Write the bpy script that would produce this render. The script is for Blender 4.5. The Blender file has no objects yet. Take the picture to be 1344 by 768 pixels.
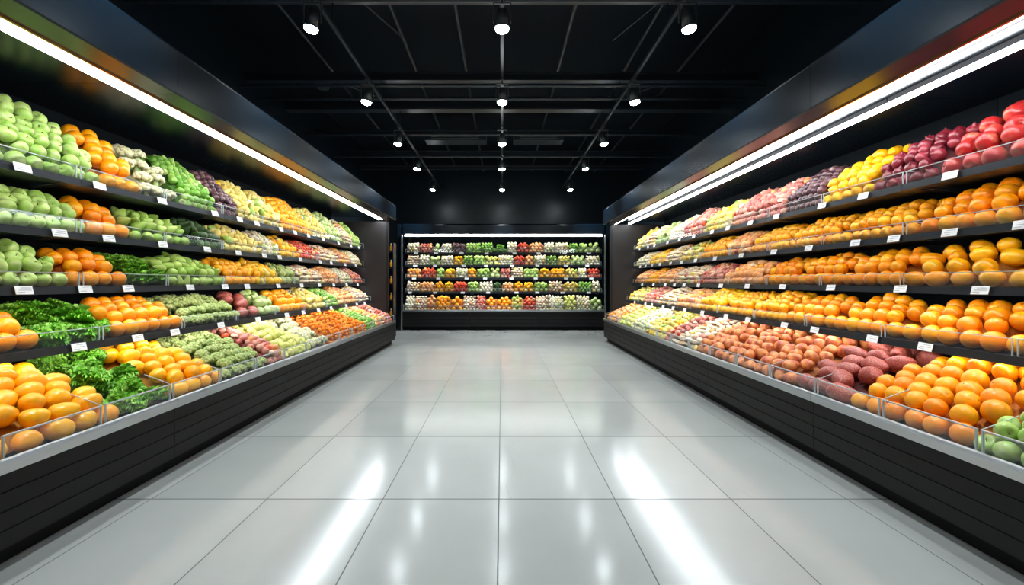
import bpy, math, random
import numpy as np
from mathutils import Vector, Matrix, Euler
random.seed(7); rng=np.random.default_rng(7)
S=bpy.context.scene; COL=S.collection
try:
    S.view_settings.view_transform='Standard'; S.view_settings.look='None'
except Exception as e: print(e)

# ---------------------------------------------------------------- materials
def newmat(name):
    m=bpy.data.materials.new(name); m.use_nodes=True
    nt=m.node_tree; return m,nt,nt.nodes['Principled BSDF']
def plain(name,col,rough=.5,metal=0,emit=None,est=0,bump=None,spec=.5):
    m,nt,b=newmat(name)
    b.inputs['Base Color'].default_value=(*col,1); b.inputs['Roughness'].default_value=rough
    b.inputs['Metallic'].default_value=metal; b.inputs['Specular IOR Level'].default_value=spec
    n=nt.nodes.new('ShaderNodeTexNoise'); n.inputs['Scale'].default_value=bump[0] if bump else 3
    tc=nt.nodes.new('ShaderNodeTexCoord'); nt.links.new(tc.outputs['Object'],n.inputs['Vector'])
    mr=nt.nodes.new('ShaderNodeMapRange'); mr.inputs['To Min'].default_value=max(0,rough-.012); mr.inputs['To Max'].default_value=min(1,rough+.012)
    nt.links.new(n.outputs['Fac'],mr.inputs['Value']); nt.links.new(mr.outputs['Result'],b.inputs['Roughness'])
    if bump:
        bp=nt.nodes.new('ShaderNodeBump'); bp.inputs['Strength'].default_value=bump[1]; bp.inputs['Distance'].default_value=.004
        nt.links.new(n.outputs['Fac'],bp.inputs['Height']); nt.links.new(bp.outputs['Normal'],b.inputs['Normal'])
    return m
def fruitmat(name,c1,c2,rough=.4,bump=(60,.3),c3=None,c3scale=14,c3pos=.6):
    m,nt,b=newmat(name); N=nt.nodes; L=nt.links
    oi=N.new('ShaderNodeObjectInfo'); g=N.new('ShaderNodeNewGeometry')
    ad=N.new('ShaderNodeMath'); ad.operation='ADD'; L.new(oi.outputs['Random'],ad.inputs[0]); L.new(g.outputs['Random Per Island'],ad.inputs[1])
    fr=N.new('ShaderNodeMath'); fr.operation='FRACT'; L.new(ad.outputs[0],fr.inputs[0])
    mx=N.new('ShaderNodeMix'); mx.data_type='RGBA'; L.new(fr.outputs[0],mx.inputs['Factor'])
    mx.inputs[6].default_value=(*c1,1); mx.inputs[7].default_value=(*c2,1)
    out=mx.outputs[2]
    tc=N.new('ShaderNodeTexCoord')
    if c3:
        n=N.new('ShaderNodeTexNoise'); n.inputs['Scale'].default_value=c3scale; n.inputs['Detail'].default_value=4; L.new(tc.outputs['Object'],n.inputs['Vector'])
        cr=N.new('ShaderNodeMapRange'); cr.inputs['From Min'].default_value=c3pos-.12; cr.inputs['From Max'].default_value=c3pos+.12; L.new(n.outputs['Fac'],cr.inputs['Value'])
        m2=N.new('ShaderNodeMix'); m2.data_type='RGBA'; L.new(cr.outputs['Result'],m2.inputs['Factor']); L.new(out,m2.inputs[6]); m2.inputs[7].default_value=(*c3,1); out=m2.outputs[2]
    L.new(out,b.inputs['Base Color']); b.inputs['Roughness'].default_value=rough
    n=N.new('ShaderNodeTexNoise'); n.inputs['Scale'].default_value=bump[0]; n.inputs['Detail'].default_value=2; L.new(tc.outputs['Object'],n.inputs['Vector'])
    bp=N.new('ShaderNodeBump'); bp.inputs['Strength'].default_value=bump[1]; bp.inputs['Distance'].default_value=.004
    L.new(n.outputs['Fac'],bp.inputs['Height']); L.new(bp.outputs['Normal'],b.inputs['Normal'])
    return m
def emis(name,col,st):
    m=bpy.data.materials.new(name); m.use_nodes=True; nt=m.node_tree; nt.nodes.clear()
    e=nt.nodes.new('ShaderNodeEmission'); e.inputs[0].default_value=(*col,1); e.inputs[1].default_value=st
    o=nt.nodes.new('ShaderNodeOutputMaterial'); nt.links.new(e.outputs[0],o.inputs[0]); return m
def acrylic():
    m=bpy.data.materials.new('clear_acrylic'); m.use_nodes=True; nt=m.node_tree; nt.nodes.clear(); N=nt.nodes;L=nt.links
    t=N.new('ShaderNodeBsdfTransparent'); t.inputs[0].default_value=(.97,.98,.98,1)
    g=N.new('ShaderNodeBsdfGlossy'); g.inputs['Roughness'].default_value=.08; g.inputs[0].default_value=(.9,.95,.95,1)
    d=N.new('ShaderNodeBsdfDiffuse'); d.inputs[0].default_value=(.7,.75,.75,1)
    x0=N.new('ShaderNodeMixShader'); x0.inputs[0].default_value=.30; L.new(g.outputs[0],x0.inputs[1]); L.new(d.outputs[0],x0.inputs[2])
    x=N.new('ShaderNodeMixShader'); x.inputs[0].default_value=.12; L.new(t.outputs[0],x.inputs[1]); L.new(x0.outputs[0],x.inputs[2])
    o=N.new('ShaderNodeOutputMaterial'); L.new(x.outputs[0],o.inputs[0]); return m
def floormat():
    m,nt,b=newmat('polished_tile'); N=nt.nodes;L=nt.links
    tc=N.new('ShaderNodeTexCoord'); sp=N.new('ShaderNodeSeparateXYZ'); L.new(tc.outputs['Object'],sp.inputs[0])
    def M(op,a,bv=None,c=None):
        n=N.new('ShaderNodeMath'); n.operation=op
        for i,v in enumerate((a,bv,c)):
            if v is None: continue
            if isinstance(v,(int,float)): n.inputs[i].default_value=v
            else: L.new(v,n.inputs[i])
        return n.outputs[0]
    def line(c,off,size,w):
        q=M('DIVIDE',M('ADD',c,off),size); f=M('FRACT',q); d=M('MULTIPLY',M('MINIMUM',f,M('SUBTRACT',1.0,f)),size)
        return M('LESS_THAN',d,w),M('FLOOR',q)
    TX,TY=.72,1.22
    lx,ix=line(sp.outputs[0],.02+TX*20,TX,.0033); ly,iy=line(sp.outputs[1],-3.03+TY*20,TY,.006)
    grout=M('MAXIMUM',lx,ly)
    cb=N.new('ShaderNodeCombineXYZ'); L.new(ix,cb.inputs[0]); L.new(iy,cb.inputs[1])
    wn=N.new('ShaderNodeTexWhiteNoise'); L.new(cb.outputs[0],wn.inputs['Vector'])
    n=N.new('ShaderNodeTexNoise'); n.inputs['Scale'].default_value=1.6; n.inputs['Detail'].default_value=5; L.new(tc.outputs['Object'],n.inputs['Vector'])
    k=M('ADD',M('MULTIPLY',wn.outputs['Value'],.4),M('MULTIPLY',n.outputs['Fac'],.6))
    mx=N.new('ShaderNodeMix'); mx.data_type='RGBA'; L.new(k,mx.inputs['Factor']); mx.inputs[6].default_value=(.33,.345,.33,1); mx.inputs[7].default_value=(.45,.465,.445,1)
    n2=N.new('ShaderNodeTexNoise'); n2.inputs['Scale'].default_value=2.4; n2.inputs['Detail'].default_value=1.5; L.new(tc.outputs['Object'],n2.inputs['Vector'])
    y=sp.outputs[1]; xx=M('ADD',sp.outputs[0],M('MULTIPLY',M('SUBTRACT',n2.outputs['Fac'],.5),.22))
    rngm=M('MULTIPLY',M('GREATER_THAN',y,3.03),M('LESS_THAN',y,4.25))
    v=None
    for x0,kk in ((.05,.05),(-1.50,.20),(1.62,-.33),(-2.0,.85)):
        d=M('ABSOLUTE',M('SUBTRACT',xx,M('ADD',x0,M('MULTIPLY',M('SUBTRACT',y,3.0),kk)))); c=M('LESS_THAN',d,.0022); v=c if v is None else M('MAXIMUM',v,c)
    v=M('MULTIPLY',v,rngm)
    dk=M('MAXIMUM',M('MULTIPLY',grout,.85),M('MULTIPLY',v,.55))
    m2=N.new('ShaderNodeMix'); m2.data_type='RGBA'; L.new(dk,m2.inputs['Factor']); L.new(mx.outputs[2],m2.inputs[6]); m2.inputs[7].default_value=(.03,.035,.035,1)
    L.new(m2.outputs[2],b.inputs['Base Color'])
    r=M('ADD',M('MULTIPLY',n.outputs['Fac'],.06),.125); L.new(M('ADD',r,M('MULTIPLY',dk,.45)),b.inputs['Roughness'])
    L.new(M('SUBTRACT',.9,M('MULTIPLY',dk,.75)),b.inputs['Specular IOR Level'])
    return m
M_FLOOR=floormat()
M_WALL=plain('dark_wall_paint',(.007,.014,.022),.3)
M_CEIL=plain('black_ceiling_paint',(.003,.007,.013),.8,spec=.2)
M_PIPE=plain('black_painted_steel',(.016,.024,.034),.4)
M_GLOSS=plain('glossy_black_panel',(.002,.006,.011),.24,spec=.36)
M_CHAR=plain('charcoal_ribbed_panel',(.010,.009,.010),.5,spec=.2)
M_KICK=plain('black_rubber',(.003,.003,.004),.7,spec=.2)
M_STEEL=plain('brushed_steel',(.50,.53,.55),.3,1)
M_HOUS=plain('dark_light_housing',(.03,.03,.035),.5)
M_SHELF=plain('black_powder_coat',(.010,.014,.019),.35,spec=.4)
M_BACK=plain('dark_back_panel',(.004,.007,.010),.8,spec=.1)
M_COPPER=plain('copper_trim',(.75,.36,.14),.25,1)
M_ACR=acrylic()
M_EDGE=plain('acrylic_edge',(.50,.55,.56),.2)
M_PART=plain('brown_grey_partition',(.016,.014,.015),.45,spec=.3)
M_TUBE=emis('led_tube_glow',(.90,.96,1),33)
M_TUBER=emis('led_twin_tube_glow',(.90,.96,1),37)
M_TUBEB=emis('led_tube_glow_soft',(.95,1,.97),22)
M_FILL=emis('added_shelf_fill_glow',(1,.98,.94),26)  # added fill glow below the shelves, not a real fitting
M_FILLB=emis('added_shelf_fill_glow_cool',(.97,1,.98),44)  # stronger added fill for the end wall case
M_LENS=emis('lamp_lens_glow',(.88,.96,1),90)
M_LAMP=plain('dark_grey_lamp_metal',(.10,.12,.13),.35,.6)
M_CARD=plain('white_card',(.95,.95,.95),.5)
M_INK=plain('grey_ink',(.55,.56,.58),.6)
M_STEM=plain('woody_stem',(.12,.07,.03),.7)
M_CALYX=plain('green_calyx',(.06,.13,.02),.6)
M_STALK=plain('pale_stalk',(.45,.6,.25),.5)
M_LEAFTOP=plain('carrot_leaf',(.06,.25,.03),.6)
M_AMBER=plain('amber_juice_bottle',(.75,.32,.03),.2)
M_CAP=plain('white_cap',(.7,.7,.66),.4)

# ---------------------------------------------------------------- mesh helpers
def mesh(name,v,f,mats,fm=None,smooth=False):
    me=bpy.data.meshes.new(name); me.from_pydata([tuple(p) for p in v],[],f); 
    for m in mats: me.materials.append(m)
    if fm: me.polygons.foreach_set('material_index',fm)
    if smooth: me.polygons.foreach_set('use_smooth',[True]*len(me.polygons))
    me.update(); return me
class B:
    def __init__(s): s.v=[];s.f=[];s.m=[]
    def box(s,x0,x1,y0,y1,z0,z1,mi=0):
        n=len(s.v); s.v+=[(x0,y0,z0),(x1,y0,z0),(x1,y1,z0),(x0,y1,z0),(x0,y0,z1),(x1,y0,z1),(x1,y1,z1),(x0,y1,z1)]
        for q in ((0,3,2,1),(4,5,6,7),(0,1,5,4),(1,2,6,5),(2,3,7,6),(3,0,4,7)): s.f.append(tuple(n+i for i in q)); s.m.append(mi)
    def quad(s,pts,mi=0):
        n=len(s.v); s.v+=list(pts); s.f.append(tuple(range(n,n+len(pts)))); s.m.append(mi)
    def prism(s,prof,y0,y1,mi=0):   # profile in x,z extruded along y
        n=len(s.v);k=len(prof); s.v+=[(x,y0,z) for x,z in prof]+[(x,y1,z) for x,z in prof]
        for i in range(k): j=(i+1)%k; s.f.append((n+i,n+k+i,n+k+j,n+j)); s.m.append(mi)
        s.f.append(tuple(n+i for i in range(k))); s.m.append(mi); s.f.append(tuple(n+k+i for i in range(k-1,-1,-1))); s.m.append(mi)
    def cyl(s,p0,p1,r0,r1=None,seg=12,mi=0):
        r1=r0 if r1 is None else r1; p0=Vector(p0);p1=Vector(p1); d=(p1-p0).normalized()
        a=d.orthogonal().normalized(); b=d.cross(a); n=len(s.v)
        for p,r in ((p0,r0),(p1,r1)):
            for i in range(seg): t=2*math.pi*i/seg; s.v.append(tuple(p+a*math.cos(t)*r+b*math.sin(t)*r))
        for i in range(seg): j=(i+1)%seg; s.f.append((n+i,n+j,n+seg+j,n+seg+i)); s.m.append(mi)
        s.f.append(tuple(n+i for i in range(seg-1,-1,-1))); s.m.append(mi); s.f.append(tuple(n+seg+i for i in range(seg))); s.m.append(mi)
    def mesh(s,name,mats,smooth=False): return mesh(name,s.v,s.f,mats,s.m,smooth)
def obj(name,data,parent=None,label=None,cat=None,kind=None,group=None,loc=None,rot=None):
    o=bpy.data.objects.new(name,data); COL.objects.link(o)
    if parent: o.parent=parent
    if label: o['label']=label
    if cat: o['category']=cat
    if kind: o['kind']=kind
    if group: o['group']=group
    if loc: o.location=loc
    if rot: o.rotation_euler=rot
    return o
def bev(o,w=.004,seg=2):
    m=o.modifiers.new('bevel','BEVEL'); m.width=w; m.segments=seg; m.limit_method='ANGLE'; return o

# ---------------------------------------------------------------- room
RX=3.9; Y0=-2.5; Y1=14.95; HC=5.1
def slab(name,a,mat,label,cat):
    b=B(); b.box(*a); return obj(name,b.mesh(name,[mat]),label=label,cat=cat,kind='structure')
slab('floor',(-RX,RX,Y0,Y1,-.1,0),M_FLOOR,'polished light grey large-format tile floor','floor')
slab('ceiling',(-RX,RX,Y0,Y1,HC,HC+.1),M_CEIL,'open black painted ceiling','ceiling')
slab('wall_left',(-RX-.1,-RX,Y0,Y1,-.1,HC+.1),M_WALL,'dark painted side wall behind the produce cases','wall')
slab('wall_right',(RX,RX+.1,Y0,Y1,-.1,HC+.1),M_WALL,'dark painted side wall behind the produce cases','wall')
slab('wall_back',(-RX-.1,RX+.1,Y1,Y1+.1,-.1,HC+.1),M_WALL,'glossy dark end wall above the produce case','wall')
slab('wall_front',(-RX-.1,RX+.1,Y0-.1,Y0,-.1,HC+.1),M_WALL,'dark painted wall','wall')

# ---------------------------------------------------------------- display cases
FX=2.3   # aisle face of the side cases
def build_case(L,sh,lip,can0,can1,tubes,tubemat,shx,depth=1.45,tdrop=0,fill_mat=None):
    """returns nested spec [(name,mesh,bevel,[children],label)] in local coords: x outward from the aisle, y along"""
    fill_mat=fill_mat or M_FILL; h=L/2-.002; P=[]
    b=B(); bt=lip-.09
    b.box(.03,depth-.05,-h,h,.10,bt)
    n=4
    for i in range(n):
        z0=.10+(bt-.10)*i/n; z1=.10+(bt-.10)*(i+1)/n-.005
        b.prism([(.024,z0+.002),(.03,z0),(.03,z1),(.024,z1-.002)],-h,h)
    P.append(('base',b.mesh('base',[M_CHAR]),0,[],'charcoal panelled base'))
    b=B(); b.box(.10,depth-.05,-h,h,0,.10); P.append(('toe_kick',b.mesh('toe_kick',[M_KICK]),0,[],None))
    b=B(); b.prism([(0,bt),(0,lip-.045),(.008,lip-.03),(.022,lip-.025),(.034,lip-.03),(.034,bt)],-h,h); P.append(('rim',b.mesh('rim',[M_STEEL]),0,[],'brushed steel rim'))
    b=B(); b.box(.036,depth-.05,-h,h,bt,bt+.02); P.append(('deck',b.mesh('deck',[M_SHELF]),0,[],None))
    b=B(); b.box(depth-.05,depth,-h,h,0,can1-.002); P.append(('back_panel',b.mesh('back_panel',[M_BACK]),0,[],None))
    b=B(); b.prism([(0,can0+.01),(0,can1-.02),(.01,can1),(.06,can1+.03),(depth,can1+.03),(depth,can1-.0),(depth,can0+.08),(.22,can0+.08),(.20,can0),(.01,can0)],-h,h)
    P.append(('canopy',b.mesh('canopy',[M_GLOSS]),0,[],'glossy black canopy fascia'))
    b=B(); b.box(.19,.21,-h,h,can0-.010,can0+.03); P.append(('canopy_trim',b.mesh('canopy_trim',[M_COPPER]),0,[],'copper trim strip'))
    for tx,thw in tubes:
        b=B(); b.prism([(tx-thw-.003,can0+.045-tdrop),(tx-thw,can0+.020-tdrop),(tx+thw,can0+.020-tdrop),(tx+thw+.003,can0+.045-tdrop)],-h+.004,h-.004)
        hb=B(); hb.box(tx-thw-.008,tx+thw+.008,-h+.004,h-.004,can0+.045-tdrop,can0+.08)
        P.append(('light_housing',hb.mesh('light_housing',[M_HOUS]),0,[('light_tube',b.mesh('light_tube',[tubemat]),0,[],'glowing white light tube')],None))
    for i,z in enumerate(sh):
        x=shx[i]; ch=[]
        r=B(); r.prism([(x-.018,z-.042),(x-.012,z+.008),(x,z+.008),(x,z-.042)],-h,h); ch.append(('price_rail',r.mesh('price_rail',[M_SHELF]),0,[],None))
        r=B(); r.box(x+.001,x+.014,-h+.01,h-.01,z-.036,z-.027); ch.append(('added_shelf_fill',r.mesh('added_shelf_fill',[fill_mat]),0,[],'added fill light strip hidden under the shelf edge'))  # added strip, unseen behind the rail, evens out light on the produce
        g=B(); k=2; w=2*h/k
        for j in range(k):
            a=-h+j*w+.012; c=a+w-.024
            g.quad([(x+.006,a,z),(x+.006,c,z),(x+.006,c,z+.10),(x+.006,a,z+.10)],0); g.box(x+.003,x+.009,a,c,z+.10,z+.105,1)
            g.box(x+.003,x+.009,a,a+.006,z,z+.10,1); g.box(x+.003,x+.009,c-.006,c,z,z+.10,1)
            g.quad([(x+.006,c+.012,z),(x+.26,c+.012,z),(x+.26,c+.012,z+.10),(x+.006,c+.012,z+.10)],0); g.box(x+.006,x+.20,c+.010,c+.014,z+.10,z+.104,1)
        ch.append(('front_guard',g.mesh('front_guard',[M_ACR,M_EDGE]),0,[],'clear acrylic front guard'))
        b=B(); b.box(x,depth-.05,-h,h,z-.022,z)
        for yy in (-h+.01,h-.03): b.prism([(x+.1,z-.022),(depth-.05,z-.10),(depth-.05,z-.022)],yy,yy+.02)
        P.append(('shelf',b.mesh('shelf',[M_SHELF]),0,ch,'thin black metal shelf'))
    g=B(); k=3; w=2*h/k
    for j in range(k):
        a=-h+j*w+.012; c=a+w-.024; z=lip-.05
        g.quad([(.045,a,z),(.045,c,z),(.045,c,z+.12),(.045,a,z+.12)],0); g.box(.040,.050,a,c,z+.12,z+.127,1); g.box(.040,.050,a,a+.008,z-.01,z+.12,1); g.box(.040,.050,c-.008,c,z-.01,z+.12,1); g.box(.036,.054,a,c,z-.02,z+.012,1)
        q=c+.012; g.quad([(.05,q,z),(.34,q,z),(.34,q,z+.19),(.24,q,z+.19),(.05,q,z+.12)],0)
        g.prism([(.05,z+.12),(.24,z+.19),(.24,z+.194),(.05,z+.124)],q-.002,q+.002,1)
    P.append(('bin_guard',g.mesh('bin_guard',[M_ACR,M_EDGE]),0,[],'clear acrylic bin guard with grey frame'))
    return P
def put_case(P,loc,rz,label,group):
    e=obj('refrigerated_display_case',None,label=label,cat='display case',group=group,loc=loc,rot=(0,0,rz)); e.empty_display_size=.2
    def rec(items,par):
        for n,me,bv,ch,lb in items:
            o=obj(n,me,par,label=lb)
            if bv: bev(o,bv)
            rec(ch,o)
    rec(P,e); return e
SH=[2.07,1.69,1.31,.93]; LIP=.55; SX=[.70,.70,.68,.54]
UL_L=1.78; UL_R=1.87
PL=build_case(UL_L,SH,LIP,2.68,3.0,[(.31,.018),(.37,.018)],M_TUBE,SX)
PR=build_case(UL_R,SH,LIP,2.64,2.98,[(.27,.018),(.60,.018)],M_TUBER,SX)
for i in range(6):
    put_case(PL,(-FX,-.1+UL_L*(i+.5),0),math.pi,'long black open produce case with four shelves and a lit canopy','produce cases along the side aisle')
    put_case(PR,(FX,-.1+UL_R*(i+.5),0),0,'long black open produce case with four shelves and twin light strips','produce cases along the side aisle')
END={-1:-.1+UL_L*6,1:-.1+UL_R*6}
BY=13.55; BSH=[2.18,1.82,1.46,1.06]; BL=1.87; BC=.04
PB=build_case(BL,BSH,.60,2.68,2.94,[(.30,.026)],M_TUBEB,[.36,.36,.36,.30],depth=1.2,tdrop=.055,fill_mat=M_FILLB)
for i in range(3):
    put_case(PB,((i-1)*BL+BC,BY,0),math.pi/2,'black open produce case against the end wall','produce cases at the end wall')
BH=BL*1.5
for sx in (-1,1):
    ye=END[sx]+.01
    b=B(); b.box(*(sorted((sx*2.50,sx*3.85))),ye,ye+.07,0,2.66); b.box(*(sorted((sx*2.47,sx*2.52))),ye-.005,ye+.075,0,2.66,1)
    bev(obj('end_partition',b.mesh('end_partition',[M_PART,M_CHAR]),label='brown-grey end panel closing the produce case run',cat='partition',group='end panels'),.006)
    b=B(); b.box(*(sorted((sx*(BH+.05)+BC,sx*(BH+.15)+BC))),BY+.02,BY+1.18,0,2.96)
    bev(obj('end_partition',b.mesh('end_partition',[M_GLOSS]),label='tall black side panel beside the end wall case',cat='partition',group='side panels of the end case'),.006)
    b=B(); b.box(*(sorted((sx*(BH+.005)+BC,sx*(BH+.045)+BC))),BY-.03,BY+.01,.0,2.66)
    bev(obj('steel_post',b.mesh('steel_post',[M_STEEL]),label='slim brushed steel corner post beside the end case',cat='post',group='steel corner posts'),.006)

# ---------------------------------------------------------------- produce kinds
def lathe(seg,rings,rf,zf,df=None):
    v=[];f=[]
    v.append([0,0,zf(0.0)])
    for j in range(1,rings):
        t=j/rings; r=rf(t);z=zf(t)
        for i in range(seg):
            a=2*math.pi*i/seg; v.append([r*math.cos(a),r*math.sin(a),z])
    v.append([0,0,zf(1.0)]); e=len(v)-1
    for i in range(seg): f.append((0,1+(i+1)%seg,1+i))
    for j in range(rings-2):
        for i in range(seg):
            a=1+j*seg; k=(i+1)%seg; f.append((a+i,a+k,a+seg+k,a+seg+i))
    a=1+(rings-2)*seg
    for i in range(seg): f.append((a+i,a+(i+1)%seg,e))
    v=np.array(v,float)
    if df: v=df(v)
    return v,f
sn=lambda t:math.sin(math.pi*t); cs=lambda t:-math.cos(math.pi*t)
def lump(v,amp,fr,ph=0):
    k=1+amp*(np.sin(v[:,0]*fr+1.3+ph)*np.cos(v[:,1]*fr*1.2+.5)+np.sin(v[:,2]*fr*.9+v[:,0]*2+ph))
    return v*k[:,None]
def g_orange(s,r): return lathe(s,r,lambda t:sn(t),lambda t:.95*cs(t)-(.07*math.exp(-(sn(t)/.16)**2) if t>.5 else 0),lambda v:lump(v,.02,2.5))
def g_apple(s,r):
    def df(v):
        a=np.arctan2(v[:,1],v[:,0]); k=1+.03*np.cos(5*a)*np.clip(-v[:,2],-.3,1); v[:,0]*=k; v[:,1]*=k; return v
    return lathe(s,r,lambda t:sn(t)*(1+.10*cs(t)),lambda t:.92*cs(t)-(.34*math.exp(-(sn(t)/.34)**2) if t>.5 else -.14*math.exp(-(sn(t)/.3)**2)),df)
def g_pear(s,r): return lathe(s,r,lambda t:sn(t)*(1-.42*max(0,min(1,(t-.35)/.5))**1.2),lambda t:(1.05 if t<.5 else 1.55)*cs(t)-.2)
def g_lemon(s,r): return lathe(s,r,lambda t:.95*sn(t)**1.0*(1-.25*(abs(cs(t))**6)),lambda t:1.12*cs(t)+.22*(abs(cs(t))**14)*(1 if t>.5 else -1))
def g_plum(s,r):
    def df(v):
        a=np.arctan2(v[:,1],v[:,0]); k=1-.09*np.exp(-(a/.22)**2); v[:,0]*=k; v[:,1]*=k; return v
    return lathe(s,r,lambda t:sn(t),lambda t:cs(t)-(.12*math.exp(-(sn(t)/.25)**2) if t>.5 else 0),df)
def g_onion(s,r): return lathe(s,r,lambda t:sn(t)**.9*(1 if t<.7 else 1-.35*(t-.7)/.3),lambda t:.88*cs(t)+(.45*math.exp(-(sn(t)/.22)**2) if t>.5 else -.08*math.exp(-(sn(t)/.2)**2)))
def g_mango(s,r):
    def df(v):
        v=v[:,[0,2,1]].copy(); v[:,2]*=-1; v[:,0]+=.11*(v[:,1])**2; return lump(v,.03,2)
    return lathe(s,r,lambda t:sn(t)**.92*(1+.1*cs(t)),lambda t:1.34*cs(t),df)
def g_potato(s,r):
    def df(v):
        v=v[:,[0,2,1]].copy(); v[:,2]*=-1; return lump(v,.08,2.6,.7)
    return lathe(s,r,lambda t:sn(t)**.85,lambda t:1.3*cs(t),df)
def g_sweet(s,r):
    def df(v):
        v=v[:,[0,2,1]].copy(); v[:,2]*=-1; v[:,0]+=.12*np.sin(v[:,1]*1.8); return lump(v,.04,4,.2)
    return lathe(s,r,lambda t:sn(t)**1.0,lambda t:1.55*cs(t),df)
def g_peach(s,r): return g_plum(s,r)
def g_garlic(s,r):
    def df(v):
        a=np.arctan2(v[:,1],v[:,0]); k=1+.07*np.abs(np.cos(4*a))*(v[:,2]<.6); v[:,0]*=k; v[:,1]*=k; return v
    return lathe(s,r,lambda t:sn(t)**.85*(1 if t<.6 else 1-1.6*(t-.6)**1.0*.9),lambda t:.8*cs(t)+(.6*math.exp(-(sn(t)/.25)**2) if t>.5 else 0),df)
def g_mush(s,r):
    def zf(t): return -.05-.05*(1-t) if t<.35 else -.12+.85*math.cos((1-(t-.35)/.65)*math.pi/2)**.8
    def rf(t): return 1.0*(t/.35)**.7 if t<.35 else max(.0,math.cos((t-.35)/.65*math.pi/2))**.55
    v,f=lathe(s,r,rf,zf); return v,f
def g_carrot(s,r):
    def df(v):
        v=v[:,[0,2,1]].copy(); v[:,2]*=-1; return lump(v,.02,6)
    return lathe(s,max(r,8),lambda t:.25+.75*t**.8 if .02<t<.93 else (.6 if t>.5 else .1),lambda t:4.6*t-2.3,df)
def ico(sub):
    import bmesh
    bm=bmesh.new(); bmesh.ops.create_icosphere(bm,subdivisions=sub,radius=1); v=np.array([list(x.co) for x in bm.verts]); f=[tuple(q.index for q in p.verts) for p in bm.faces]; bm.free(); return v,f
IC1=ico(2); IC0=ico(1)
def g_floret(s,r):
    iv,jf=(IC1 if s>12 else IC0); V=[];F=[];n=0; K=26 if s>12 else 14
    for i in range(K):
        t=(i+.5)/K; ph=math.acos(1-1.15*t); a=i*2.39996; p=np.array([math.sin(ph)*math.cos(a),math.sin(ph)*math.sin(a),math.cos(ph)*.8-.1])*.74
        q=iv*(.30 if s>12 else .38)*(1+.12*np.sin(iv[:,[0]]*9+i)*np.cos(iv[:,[1]]*8)); V.append(q+p); F+=[tuple(k+n for k in ff) for ff in jf]; n+=len(iv)
    return np.vstack(V),F
def g_lettuce(s,r):
    V=[];F=[];n=0; rings=[(9,.85,.05),(9,.9,.5),(9,.9,.85),(8,.85,1.1),(6,.8,1.3),(4,.75,1.45)] if s>12 else [(7,.95,.4),(6,.8,.9),(4,.7,1.3)]
    nu,nv=(18,8) if s>12 else (6,4); rr=random.Random(3)
    for k,(cnt,R,el) in enumerate(rings):
        for i in range(cnt):
            a0=2*math.pi*(i+.5*k)/cnt+rr.uniform(-.2,.2); ph=rr.uniform(0,6); e=el+rr.uniform(-.15,.15); R2=R*rr.uniform(.85,1.1)
            for j in range(nv+1):
                v=j/nv
                for q in range(nu+1):
                    u=2*q/nu-1; w=.50*R2*(math.sin(math.pi*min(1,v*.62+.10)))**.8
                    edge=max(abs(u),v); ruf=.10*edge**2.5*(math.sin(u*16+v*4+ph)+.5*math.sin(v*17+u*5))
                    ln=R2*v*(1-.12*u*u)
                    rad=ln*math.cos(e)+.04; z=ln*math.sin(e)-.35*max(0,v-.6)*R2+.14*u*u*R2*v-.38
                    z+=ruf*math.cos(e)+.05*ruf; x=rad-ruf*math.sin(e)+.25*v*v*math.sin(e)*R2; y=u*w*(1+.12*math.sin(v*9+ph))
                    V.append([x*math.cos(a0)-y*math.sin(a0),x*math.sin(a0)+y*math.cos(a0),z])
            for j in range(nv):
                for q in range(nu):
                    a=n+j*(nu+1)+q; F.append((a,a+1,a+nu+2,a+nu+1))
            n+=(nu+1)*(nv+1)
    return np.array(V),F
def g_cabbage(s,r):
    v0,f0=lathe(s,r,lambda t:.88*sn(t),lambda t:.82*cs(t),lambda v:lump(v,.03,3)); V=[v0];F=list(f0);n=len(v0)
    for i in range(6):
        a=i*1.05; v,f=lathe(max(8,s//2),6,lambda t:1.0*sn(t),lambda t:.95*cs(t))
        keep=(v[:,0]*math.cos(a)+v[:,1]*math.sin(a)>.25)&(v[:,2]<.55)
        v=v*(1+.06*i/6)*(1+.06*np.clip(v[:,[2]],0,1)*np.sin(9*np.arctan2(v[:,[1]],v[:,[0]])))
        V.append(v); F+=[tuple(k+n for k in q) for q in f if all(keep[k] for k in q)]; n+=len(v)
    return np.vstack(V),F
def m_stem(h=.35,r=.05,z=.55):
    b=B(); b.cyl((0,0,z),(.05,0,z+h*.6),r,r*.8,6); b.cyl((.05,0,z+h*.6),(.12,.02,z+h),r*.8,r*1.2,6); return np.array(b.v),b.f
def m_calyx(z=.90):
    V=[[0,0,z+.03]];F=[]
    for i in range(10):
        a=i*math.pi/5; R=.16 if i%2==0 else .06; V.append([R*math.cos(a),R*math.sin(a),z+(.0 if i%2 else .01)])
    for i in range(10): F.append((0,1+i,1+(i+1)%10))
    b=B(); b.cyl((0,0,z),(0,0,z+.07),.04,.03,6); n=len(V); V+= [list(p) for p in b.v]; F+=[tuple(k+n for k in q) for q in b.f]
    return np.array(V),F
def m_stalk(z0=-.95):
    b=B(); b.cyl((0,0,z0),(0,0,.1),.26,.34,10); return np.array(b.v),b.f
def m_ctop():
    b=B()
    for i in range(6):
        a=i*1.05; b.cyl((0,2.2,0),(.5*math.cos(a),3.1,.5*math.sin(a)),.12,.2,5)
    return np.array(b.v),b.f
K={}
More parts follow.
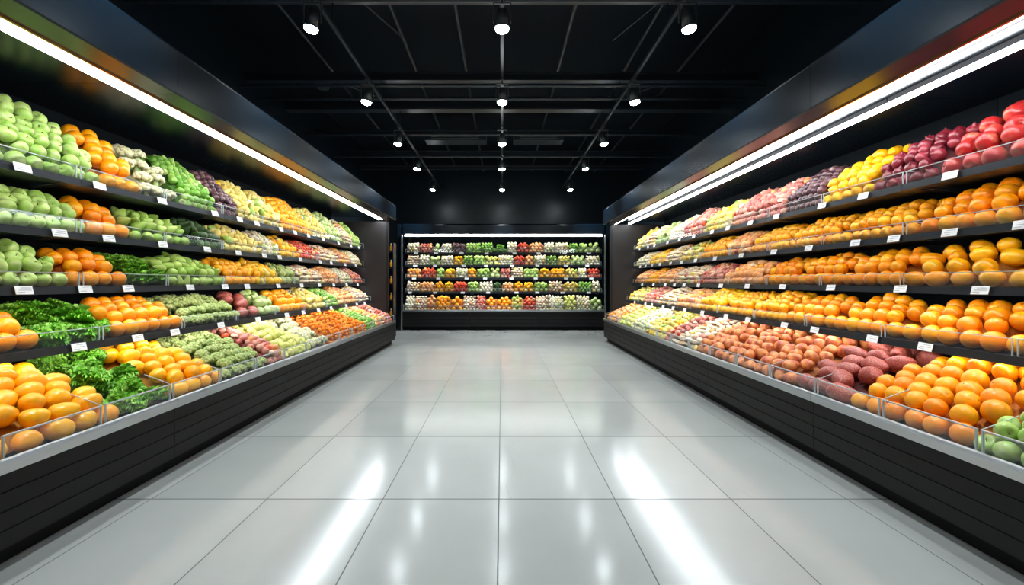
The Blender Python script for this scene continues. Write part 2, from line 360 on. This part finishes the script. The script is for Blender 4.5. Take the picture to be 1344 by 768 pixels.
def kind(n,gen,r,ay=1,ab=1,rot='any',c1=None,c2=None,rough=.4,bump=(60,.3),c3=None,c3s=14,c3p=.6,part=None,label='',cat=None,group=None,gap_shade=None):
    K[n]=dict(gen=gen,r=r,ay=ay,ab=ab,rot=rot,mat=fruitmat(n+'_skin',c1,c2,rough,bump,c3,c3s,c3p),part=part,label=label,cat=cat or n.replace('_',' '),group=group or (n.replace('_',' ')+'s on the produce shelves'),
        gap_shade=plain(n+'_gap_shade',tuple(x*.4 for x in c1),.8),inst=[])  # darkened skin colour paints the shade and bounce in gaps between fruit
CAL=('calyx',m_calyx,M_CALYX); STM=('stem',m_stem,M_STEM)
kind('orange',g_orange,.064,c1=(.97,.27,.002),c2=(1.0,.43,.004),rough=.30,bump=(190,.3),part=CAL,label='glossy round orange stacked in a heap on the shelf',cat='orange')
kind('tangerine',g_orange,.053,c1=(.98,.36,.004),c2=(1.0,.50,.012),rough=.32,bump=(200,.3),part=CAL,label='small yellow-orange tangerine stacked on the shelf')
kind('mango',g_mango,.060,ay=1.30,rot='long',c1=(.98,.37,.003),c2=(1.0,.50,.006),rough=.28,bump=(40,.1),part=None,label='smooth golden-orange mango lying in a heap',group='mangoes on the produce shelves')
kind('green_apple',g_apple,.054,c1=(.30,.52,.08),c2=(.46,.64,.16),rough=.30,bump=(30,.05),c3=(.58,.68,.28),part=STM,label='pale green apple stacked on the shelf',cat='apple')
kind('yellow_apple',g_apple,.058,c1=(.62,.68,.16),c2=(.74,.70,.22),rough=.35,bump=(30,.05),part=STM,label='yellow-green apple heaped in the lower bin',cat='apple')
kind('pear',g_pear,.048,ay=1.15,ab=1.1,c1=(.78,.56,.10),c2=(.82,.70,.24),rough=.42,bump=(60,.1),c3=(.6,.55,.12),part=('stem',lambda:m_stem(.4,.05,1.28),M_STEM),label='yellow pear heaped on the shelf')
kind('green_pear',g_pear,.050,ay=1.15,ab=1.1,c1=(.28,.48,.06),c2=(.44,.60,.14),rough=.42,bump=(60,.1),part=('stem',lambda:m_stem(.4,.05,1.28),M_STEM),label='green pear heaped on the shelf',cat='pear')
kind('lemon',g_lemon,.052,ay=1.1,rot='any',c1=(.97,.45,.004),c2=(.98,.60,.015),rough=.33,bump=(160,.3),label='bright yellow lemon heaped on the shelf')
kind('lime',g_lemon,.038,ay=1.1,c1=(.12,.34,.025),c2=(.28,.50,.08),rough=.35,bump=(150,.25),label='small green lime heaped on the shelf')
kind('avocado',g_pear,.046,ay=1.1,ab=1.1,c1=(.02,.06,.012),c2=(.05,.12,.02),rough=.45,bump=(120,.6),label='dark green avocado heaped on the shelf')
kind('plum',g_plum,.042,c1=(.045,.015,.025),c2=(.14,.05,.06),rough=.35,bump=(20,.05),c3=(.25,.17,.16),c3p=.62,label='dark purple plum heaped on the shelf')
kind('red_apple',g_apple,.068,c1=(.42,.012,.014),c2=(.54,.04,.035),rough=.3,bump=(30,.05),c3=(.66,.18,.10),c3p=.66,part=STM,label='large deep red apple heaped on the top shelf',cat='apple')
kind('red_onion',g_onion,.050,c1=(.16,.008,.018),c2=(.30,.03,.045),rough=.32,bump=(25,.1),label='dark red onion heaped on the top shelf',cat='onion')
kind('radish',g_onion,.042,c1=(.48,.08,.07),c2=(.70,.35,.26),rough=.38,bump=(25,.1),label='pink-red radish heaped on the shelf',group='radishes on the produce shelves')
kind('tomato',g_plum,.046,c1=(.55,.025,.012),c2=(.65,.09,.03),rough=.28,bump=(10,.03),part=CAL,label='red tomato heaped on the shelf',group='tomatoes on the produce shelves')
kind('peach',g_peach,.050,c1=(.86,.36,.10),c2=(.88,.54,.25),rough=.55,bump=(60,.1),c3=(.70,.18,.05),part=None,label='pink-orange peach heaped on the shelf',group='peaches on the produce shelves')
kind('potato',g_potato,.056,ay=1.25,rot='long',c1=(.80,.26,.06),c2=(.84,.36,.12),rough=.45,bump=(70,.6),c3=(.45,.07,.035),c3p=.52,label='orange-red skinned potato lying in the lower bin',group='potatoes in the lower bins')
kind('sweet_potato',g_sweet,.070,ay=1.40,rot='long',c1=(.22,.018,.018),c2=(.34,.04,.03),rough=.45,bump=(110,1.0),c3=(.60,.22,.15),c3s=150,c3p=.58,label='rough-skinned dark red sweet potato in the lower bin',group='sweet potatoes in the lower bins')
kind('garlic',g_garlic,.042,c1=(.76,.68,.48),c2=(.84,.79,.64),rough=.5,bump=(30,.2),label='cream-white garlic bulb heaped on the shelf',group='garlic bulbs on the produce shelves')
kind('mushroom',g_mush,.042,rot='up',c1=(.74,.54,.36),c2=(.86,.76,.60),rough=.6,bump=(30,.1),part=None,label='cream mushroom heaped on the shelf')
kind('cauliflower',g_floret,.080,rot='up',c1=(.70,.68,.38),c2=(.80,.78,.52),rough=.7,bump=(150,1.),part=('stalk',m_stalk,M_STALK),label='cream-white cauliflower head on the shelf')
kind('broccoli',g_floret,.062,rot='up',c1=(.30,.40,.10),c2=(.50,.56,.22),rough=.7,bump=(160,1.),part=('stalk',m_stalk,M_STALK),label='pale green broccoli crown on the shelf',group='broccoli crowns on the produce shelves')
kind('lettuce',g_lettuce,.135,ay=.60,ab=.62,rot='up',c1=(.13,.42,.015),c2=(.22,.54,.03),rough=.5,bump=(60,.6),c3=(.38,.68,.12),label='ruffled leafy green lettuce on the shelf',group='lettuces on the produce shelves')
kind('cabbage',g_cabbage,.064,c1=(.42,.55,.17),c2=(.58,.68,.30),rough=.45,bump=(30,.4),label='small pale green cabbage heaped on the shelf')
kind('carrot',g_carrot,.026,ay=2.6,ab=1.1,rot='long',c1=(.95,.25,.005),c2=(.98,.35,.015),rough=.5,bump=(80,.4),part=('leaf_tuft',m_ctop,M_LEAFTOP),label='orange carrot lying in the lower bin')

def polyline(P):
    P=[np.array(p,float) for p in P]; seg=[np.linalg.norm(b-a) for a,b in zip(P,P[1:])]; T=sum(seg)
    def at(t):
        for a,b,s in zip(P,P[1:],seg):
            if t<=s or b is P[-1]: return a+(b-a)*(t/max(s,1e-6))
            t-=s
    return at,T
MIX={'mushroom':['peach','garlic','pear','radish'],'garlic':['mushroom','cabbage','pear'],'peach':['radish','mushroom','tangerine'],'radish':['tomato','peach','mushroom'],'pear':['green_pear','lemon','garlic'],
 'orange':['tangerine'],'lime':['green_pear','cabbage'],'cabbage':['green_apple','broccoli'],'lemon':['tangerine','pear'],'tomato':['radish','peach'],'green_pear':['green_apple','lime']}
def pile(kn,tf,s0,s1,D,z0,hf,hb,run=.6,slack=.12,crown=.2,mix=0):
    k=K[kn]; r=k['r']; rv=r*(.68 if kn in('lettuce',) else 1)
    hb=max(hb,2*rv+.01); ru=r*(.7 if kn=='lettuce' else 1); pts=[(ru+.008,rv)]
    if kn=='lettuce': hf=max(hf,.22); crown*=.4
    hb*=rng.uniform(.92,1.0)
    if hf-rv>rv*1.2 or kn=='lettuce': pts.append((ru+.03,hf-rv))
    ub=max(r+.12,run*D); pts.append((ub,hb-rv)); pts.append((min(D-r,ub+slack),hb-rv))
    at,T=polyline(pts); a=2*r*k['ay']*.97; bb=2*r*k['ab']*.85
    L=s1-s0-.012; n=max(1,int(L/a)); a=L/n; nr=max(1,int(T/bb)); p1,p2=rng.uniform(0,6),rng.uniform(0,6)
    def H(s,z,t):
        e=abs(2*(s-s0)/(s1-s0)-1); return rv+(z-rv)*(1-crown*e**2.2)*(1+.06*math.sin(s*9+p1)*math.sin(t*8+p2))
    for j in range(nr+1):
        t=j*bb
        if t>T: break
        off=.5*(j%2)
        for i in range(n if off==0 else n-1 if n>1 else 1):
            s=s0+.006+(i+.5+off)*a if n>1 else (s0+s1)/2
            ja=r*.20; t2=t+rng.uniform(-ja,ja)*(j>0)
            u,z=at(max(0,t2)); z=H(s,z,t)
            s+=rng.uniform(-ja,ja); z+=rng.uniform(-.05*r,ja) if j else 0; u+=rng.uniform(0,ja)
            sc=rng.uniform(.84,1.03) if j else rng.uniform(.88,1)
            km=k
            if mix and kn in MIX and rng.random()<mix: km=K[MIX[kn][int(rng.integers(len(MIX[kn])))]]
            if km['rot']=='any': R=Euler((rng.uniform(-1.4,1.4),rng.uniform(-1.4,1.4),rng.uniform(0,6.28)))
            elif km['rot']=='up': R=Euler((rng.uniform(-.4,.4),rng.uniform(-.4,.4),rng.uniform(0,6.28)))
            else: R=Euler((rng.uniform(-.3,.3),rng.uniform(-3,3),rng.uniform(-.6,.6)))
            w,rz=tf(u,s,z0+z); 
            M=Matrix.Translation(w)@Matrix.Rotation(rz,4,'Z')@R.to_matrix().to_4x4()@Matrix.Scale(sc*min(1.1,r/km['r']) if km is not k else sc,4)
            km['inst'].append((w,M))
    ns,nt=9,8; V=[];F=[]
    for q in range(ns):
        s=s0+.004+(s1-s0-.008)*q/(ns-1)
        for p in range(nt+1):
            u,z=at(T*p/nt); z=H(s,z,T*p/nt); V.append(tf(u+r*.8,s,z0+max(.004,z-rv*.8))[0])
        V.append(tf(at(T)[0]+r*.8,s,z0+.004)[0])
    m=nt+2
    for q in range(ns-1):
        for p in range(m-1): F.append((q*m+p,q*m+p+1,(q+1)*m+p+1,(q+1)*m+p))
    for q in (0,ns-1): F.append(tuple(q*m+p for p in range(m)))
    obj('produce_tray',mesh('produce_tray',V,F,[k['gap_shade']]),label='sloped display tray under the heaped produce, coloured like shaded gaps',cat='tray',group='sloped display trays')  # tray colour stands in for shade between the fruits

def tfR(off): return lambda u,s,z:(Vector((FX+off+u,s,z)),0)
def tfL(off): return lambda u,s,z:(Vector((-FX-off-u,s,z)),math.pi)
def tfB(off): return lambda u,s,z:(Vector((s,BY+off+u,z)),math.pi/2)
def run(tfm,rows,tops,EN):
    for ri,bins in enumerate(rows):
        s=bins[0]; last=bins[1][-1][1]
        for kn,e in bins[1]:
            if e>6: e=6+(e-6)*(EN-6)/(last-6)      # spread the far bins over the full run
            nsub=max(1,round((e-s)/.72)); w=(e-s)/nsub
            for q in range(nsub):
                a,c=s+q*w,s+(q+1)*w; mx=0 if a<4.6 else .12 if a<6 else .28
                if ri==0: pile(kn,tfm(SX[ri]+.012),a,c,1.38-SX[ri],SH[ri],.24,tops,.50,.1,.20,mx)
                elif ri<4: pile(kn,tfm(SX[ri]+.012),a,c,1.38-SX[ri],SH[ri],.19,.335,.38,.1,.24,mx)
                else: pile(kn,tfm(.055),a,c,1.2,LIP-.07,.19,.44,.48,.16,.26,mx)
            s=e
E0=10.36
LEFT=[(2.3,[('green_apple',3.72),('orange',4.13),('cauliflower',4.62),('lime',5.2),('plum',5.65),('pear',6.75),('tangerine',7.7),('pear',8.5),('cabbage',9.2),('mushroom',9.8),('green_pear',E0)]),
 (2.3,[('green_apple',3.6),('orange',4.02),('green_pear',4.8),('avocado',5.35),('pear',6.2),('garlic',6.7),('lemon',7.3),('tomato',8.1),('mushroom',9.0),('peach',9.7),('garlic',E0)]),
 (2.3,[('green_apple',3.42),('orange',3.95),('lettuce',4.42),('green_pear',5.35),('tangerine',6.0),('lemon',6.7),('cabbage',7.3),('mushroom',8.2),('peach',9.0),('garlic',9.7),('radish',E0)]),
 (2.1,[('orange',3.08),('lettuce',3.62),('orange',4.42),('broccoli',5.4),('sweet_potato',5.85),('cabbage',6.35),('orange',7.2),('pear',7.9),('lime',8.5),('peach',9.5),('mushroom',E0)]),
 (1.75,[('mango',3.08),('lettuce',3.56),('mango',4.2),('broccoli',5.0),('radish',5.35),('yellow_apple',6.1),('cauliflower',6.7),('carrot',8.5),('lime',9.1),('peach',9.7),('radish',E0)])]
RIGHT=[(2.2,[('red_apple',3.43),('red_onion',4.02),('lemon',4.66),('plum',5.25),('radish',6.4),('pear',7.2),('radish',7.9),('garlic',8.5),('cabbage',9.2),('mushroom',9.8),('pear',E0)]),
 (2.2,[('orange',3.6),('tangerine',6.0),('peach',6.6),('tangerine',7.3),('pear',8.0),('mushroom',8.7),('lemon',9.5),('garlic',E0)]),
 (2.2,[('mango',3.7),('orange',5.7),('peach',6.6),('radish',7.3),('mushroom',8.3),('peach',9.0),('tangerine',9.6),('peach',E0)]),
 (2.1,[('orange',5.0),('tangerine',6.3),('lemon',7.0),('peach',7.8),('mushroom',8.6),('radish',9.4),('pear',E0)]),
 (1.7,[('green_apple',2.50),('orange',3.38),('sweet_potato',4.00),('potato',6.0),('mushroom',6.6),('radish',7.0),('pear',7.9),('garlic',8.6),('yellow_apple',9.4),('peach',E0)])]
run(tfL,LEFT,.55,END[-1]-.03); run(tfR,RIGHT,.47,END[1]-.03)
BROWS=[['garlic','radish','cabbage','garlic','plum','lime','lime','lettuce','garlic','tomato','peach','garlic','garlic','lime','green_apple','cabbage'],
 ['mushroom','garlic','cabbage','garlic','lemon','lime','green_apple','yellow_apple','garlic','tomato','peach','garlic','lime','pear','cabbage','garlic'],
 ['peach','tomato','green_apple','lemon','garlic','tangerine','green_pear','cabbage','radish','mushroom','green_apple','lemon','tangerine','pear','garlic','tomato'],
 ['mushroom','peach','tangerine','lemon','tomato','green_apple','garlic','avocado','peach','tangerine','lemon','green_apple','mushroom','pear','lime','garlic'],
 ['garlic','mushroom','peach','tangerine','orange','mushroom','radish','orange','orange','pear','tomato','mushroom','garlic','yellow_apple','garlic','cabbage']]
for ri,row in enumerate(BROWS):
    e=np.cumsum(rng.uniform(.7,1.3,len(row))); e=np.r_[0,e/e[-1]]*(2*BH-.06)-BH+.03+BC
    for i,kn in enumerate(row):
        s,s2=e[i],e[i+1]
        if ri<4: pile(kn,tfB((.36 if ri<3 else .30)+.012),s,s2,.75,BSH[ri],.26,.315,.10,.03,.0,.2)
        else: pile(kn,tfB(.055),s,s2,.9,.53,.24,.46,.3,.05,.0,.2)

cam=Vector((0,0,1.35)); total=0
def vis(w): return w.y>.3 and abs(w.x)<w.y*1.06+.05
for kn,k in K.items():
    if not k['inst']: continue
    r=k['r']; v,f=k['gen'](24,16); me=mesh(kn,v*r,f,[k['mat']],smooth=True)
    pm=None
    if k['part']:
        pv,pf=k['part'][1](); pm=mesh(k['part'][0],pv*r,pf,[k['part'][2]],smooth=True)
    ins=sorted(k['inst'],key=lambda q:((not vis(q[0])),(q[0]-cam).length))
    for w,M in ins[:300]:
        o=bpy.data.objects.new(kn,me); o.matrix_world=M; COL.objects.link(o)
        o['label']=k['label']; o['category']=k['cat']; o['group']=k['group']; total+=1
        if pm and (w-cam).length<(5.2 if k['part'][0]!='stalk' else 8):
            c=bpy.data.objects.new(k['part'][0],pm); c.parent=o; COL.objects.link(c)
    rest=ins[300:]
    if rest:
        lv,lf=k['gen'](12,8); lv=lv*r; h=np.c_[lv,np.ones(len(lv))]; V=[];F=[];n=0
        for w,M in rest:
            V.append((h@np.array(M).T)[:,:3]); F+=[tuple(i+n for i in q) for q in lf]; n+=len(lv)
        o=obj(kn+'_heap',mesh(kn+'_heap',np.vstack(V),F,[k['mat']],smooth=True),label='heap of '+k['group'],cat=k['cat'],kind='stuff')
    print(kn,len(k['inst']))
print('individual fruit',total)

# ---------------------------------------------------------------- price tags
b=B(); b.box(-.002,.002,-.055,.055,-.026,.026,0)
for i,(a,c) in enumerate(((-.045,.02),(-.045,.035),(.0,.045))): b.box(-.0035,-.002,a,c,.012-i*.014,.016-i*.014,1)
TAG=b.mesh('price_tag',[M_CARD,M_INK])
def tag(loc,rz,j=0):
    obj('price_tag',TAG,label='small white price card on the shelf edge',cat='price tag',group='price cards on the shelf rails',loc=loc,rot=(rng.uniform(-.04,.04),.25,rz))
for sx in (-1,1):
    for ri in range(4):
        y=2.55+.23*ri
        while y<END[sx]-.3:
            X=FX+SX[ri]-.030; tag((sx*X,y,SH[ri]-.012),0 if sx>0 else math.pi)
            y+=rng.uniform(.38,.8)
for ri in range(4):
    for i in range(8):
        x=-2.55+i*.72+rng.uniform(-.1,.1); tag((x,BY+(.36 if ri<3 else .30)-.030,BSH[ri]-.012),math.pi/2)

# ---------------------------------------------------------------- ceiling structure
def pipe(name,p0,p1,r,label,cat,group,seg=10,mat=M_PIPE):
    b=B(); b.cyl(p0,p1,r,seg=seg); return obj(name,b.mesh(name,[mat]),label=label,cat=cat,group=group)
HT=4.12
for x in (-1.84,0,1.80):
    b=B(); b.box(x-.018,x+.018,1.0,14.6,HT,HT+.035)
    obj('lighting_track',b.mesh('lighting_track',[M_PIPE]),label='long black lighting track hung below the ceiling',cat='lighting track',group='lighting tracks')
for y,z,t in ((5.3,4.40,.05),(7.45,4.42,.06),(8.8,4.45,.10),(10.2,4.42,.05),(11.9,4.42,.06),(13.3,4.42,.05),(3.2,4.42,.06)):
    b=B(); b.box(-3.88,3.88,y-t,y+t,z-t*.2,z+t*.2); b.box(-3.88,3.88,y-t*.15,y+t*.15,z+t*.2,z+t*1.6); b.box(-3.88,3.88,y-t,y+t,z+t*1.6,z+t*2)
    obj('ceiling_beam',b.mesh('ceiling_beam',[M_PIPE]),label='black steel beam spanning under the dark ceiling',cat='beam',group='ceiling beams')
for y,z in ((7.2,4.25),(7.8,4.28),(9.6,4.25),(11.3,4.25),(5.0,4.24)):
    pipe('conduit_pipe',(-3.88,y,z),(3.88,y,z),.024,'thin black conduit pipe crossing under the ceiling','pipe','conduit pipes')
for x,z in ((-1.38,4.75),(-.57,4.72),(.9,4.75),(1.95,4.72),(-2.7,4.7),(2.8,4.7)):
    pipe('conduit_pipe',(x,-2.4,z),(x,14.9,z),.024,'thin black conduit pipe running along the ceiling','pipe','conduit pipes')
for x in (-1.84,0,1.80):
    for y,zt in ((3.2,4.408),(5.3,4.39),(7.45,4.408),(8.8,4.43),(10.2,4.41),(11.9,4.408),(13.3,4.41)):
        pipe('suspension_rod',(x,y,HT+.035),(x,y,zt-.001),.008,'thin rod holding the lighting track','rod','track suspension rods',6)
for x0,x1,y0,y1 in ((-1.75,-1.3,5.4,6.6),(1.95,1.5,5.4,6.6),(-3.0,-2.2,7.6,8.6),(3.0,2.2,7.6,8.6)):
    pipe('brace_rod',(x0,y0,4.62),(x1,y1,4.62),.010,'thin diagonal brace rod between the ceiling beams','rod','diagonal brace rods',6)
for x0,x1 in ((-1.7,-.35),(.25,1.35)):
    b=B(); b.box(x0,x1,10.7,11.1,4.46,4.65); 
    for i in range(4): b.box(x0+.15,x1-.15,10.68,10.70,4.49+i*.04,4.51+i*.04,1)
    bev(obj('air_duct',b.mesh('air_duct',[M_PIPE,M_LAMP]),label='black air handling duct with a slatted grille',cat='air duct',group='air ducts'),.006)
b=B(); b.cyl((-2.9,7.9,4.6),(-2.9,7.9,4.48),.12,.09,14); obj('smoke_detector',b.mesh('smoke_detector',[M_LAMP]),label='small dark ceiling sensor below a conduit',cat='sensor')

# lamps
def lampmesh():
    b=B(); b.cyl((0,0,.11),(0,0,.10),.032,.046,18); b.cyl((0,0,.10),(0,0,-.06),.048,.062,20); b.cyl((0,0,-.06),(0,0,-.075),.070,.072,20); H=b.mesh('housing',[M_LAMP],True)
    H.polygons.foreach_set('use_smooth',[len(p.vertices)==4 for p in H.polygons])
    v,f=lathe(20,10,lambda t:sn(t),lambda t:.55*cs(t)); Ln=mesh('lens',v*.067+np.array([0,0,-.083]),f,[M_LENS],smooth=True)
    b=B(); b.box(-.088,-.080,-.012,.012,-.02,.16); b.box(.080,.088,-.012,.012,-.02,.16); b.box(-.088,.088,-.012,.012,.16,.17); A=b.mesh('bracket',[M_LAMP])
    b=B(); b.cyl((0,0,.165),(0,0,.21),.014,.014,8); b.box(-.02,.02,-.06,.06,.205,.235); T=b.mesh('track_adapter',[M_LAMP])
    return H,Ln,A,T
LM=lampmesh(); YS=[4.73,6.66,8.68,10.6,13.0]
for xi,x in enumerate((-1.84,0,1.80)):
    for y in YS+[2.7]:
        e=obj('track_spotlight',None,label='dark grey track spotlight glowing white below the track',cat='spotlight',group='track spotlights',loc=(x,y,HT-.235)); e.empty_display_size=.1
        tilt=(-.18,0,.18)[xi]
        H=obj('housing',LM[0],e,rot=(0,-tilt,0)); obj('lens',LM[1],H,label='glowing white lens'); obj('bracket',LM[2],e); obj('track_adapter',LM[3],e)
        ld=bpy.data.lights.new('lamp_beam','SPOT'); ld.energy=(240 if xi!=1 else 350)*(1.5 if y>8 else 1); ld.spot_size=math.radians(92 if xi!=1 else 76); ld.spot_blend=.9; ld.shadow_soft_size=.06; ld.color=(.90,.97,1)
        lo=obj('lamp_beam',ld,e,loc=(0,0,-.16)); lo.rotation_euler=(0,(.62,0,-.62)[xi],0)

# small rack in the gap beside the end case
RXX,RYY=-2.80,12.0
e=obj('drinks_rack',None,label='narrow black rack of amber juice bottles by the end panel',cat='rack',loc=(RXX,RYY,0)); e.empty_display_size=.1
b=B(); b.box(-.16,-.14,-.15,.15,0,2.3); b.box(.14,.16,-.15,.15,0,2.3); b.box(-.14,.14,.13,.15,0,2.3); obj('frame',b.mesh('frame',[M_SHELF]),e)
bv,bf=lathe(12,12,lambda t:(1 if t<.62 else max(.4,1-(t-.62)*2.6)) if .03<t<.97 else .3,lambda t:t*5); BM=mesh('juice_bottle',bv*.035,bf,[M_AMBER],smooth=True)
cb=B(); cb.cyl((0,0,.165),(0,0,.192),.017,.017,10); CM=cb.mesh('bottle_cap',[M_CAP])
for z in (.1,.5,.9,1.3,1.7,2.1):
    b=B(); b.box(-.139,.139,-.15,.128,z-.02,z); obj('shelf',b.mesh('shelf',[M_SHELF]),e)
    for i in range(3):
        o=obj('juice_bottle',BM,label='amber juice bottle standing on the narrow rack',cat='bottle',group='juice bottles on the rack',loc=(RXX-.09+i*.09,RYY-.08,z)); obj('bottle_cap',CM,o)

cd=bpy.data.cameras.new('camera'); cd.sensor_width=36; cd.lens=36*640/1344; cd.shift_x=13/1344; cd.shift_y=-14/1344; cd.clip_start=.05
co=bpy.data.objects.new('camera',cd); COL.objects.link(co); co.location=cam; co.rotation_euler=(math.pi/2,0,0); S.camera=co
w=bpy.data.worlds.new('world'); S.world=w; w.use_nodes=True; w.node_tree.nodes['Background'].inputs[0].default_value=(.02,.03,.04,1)
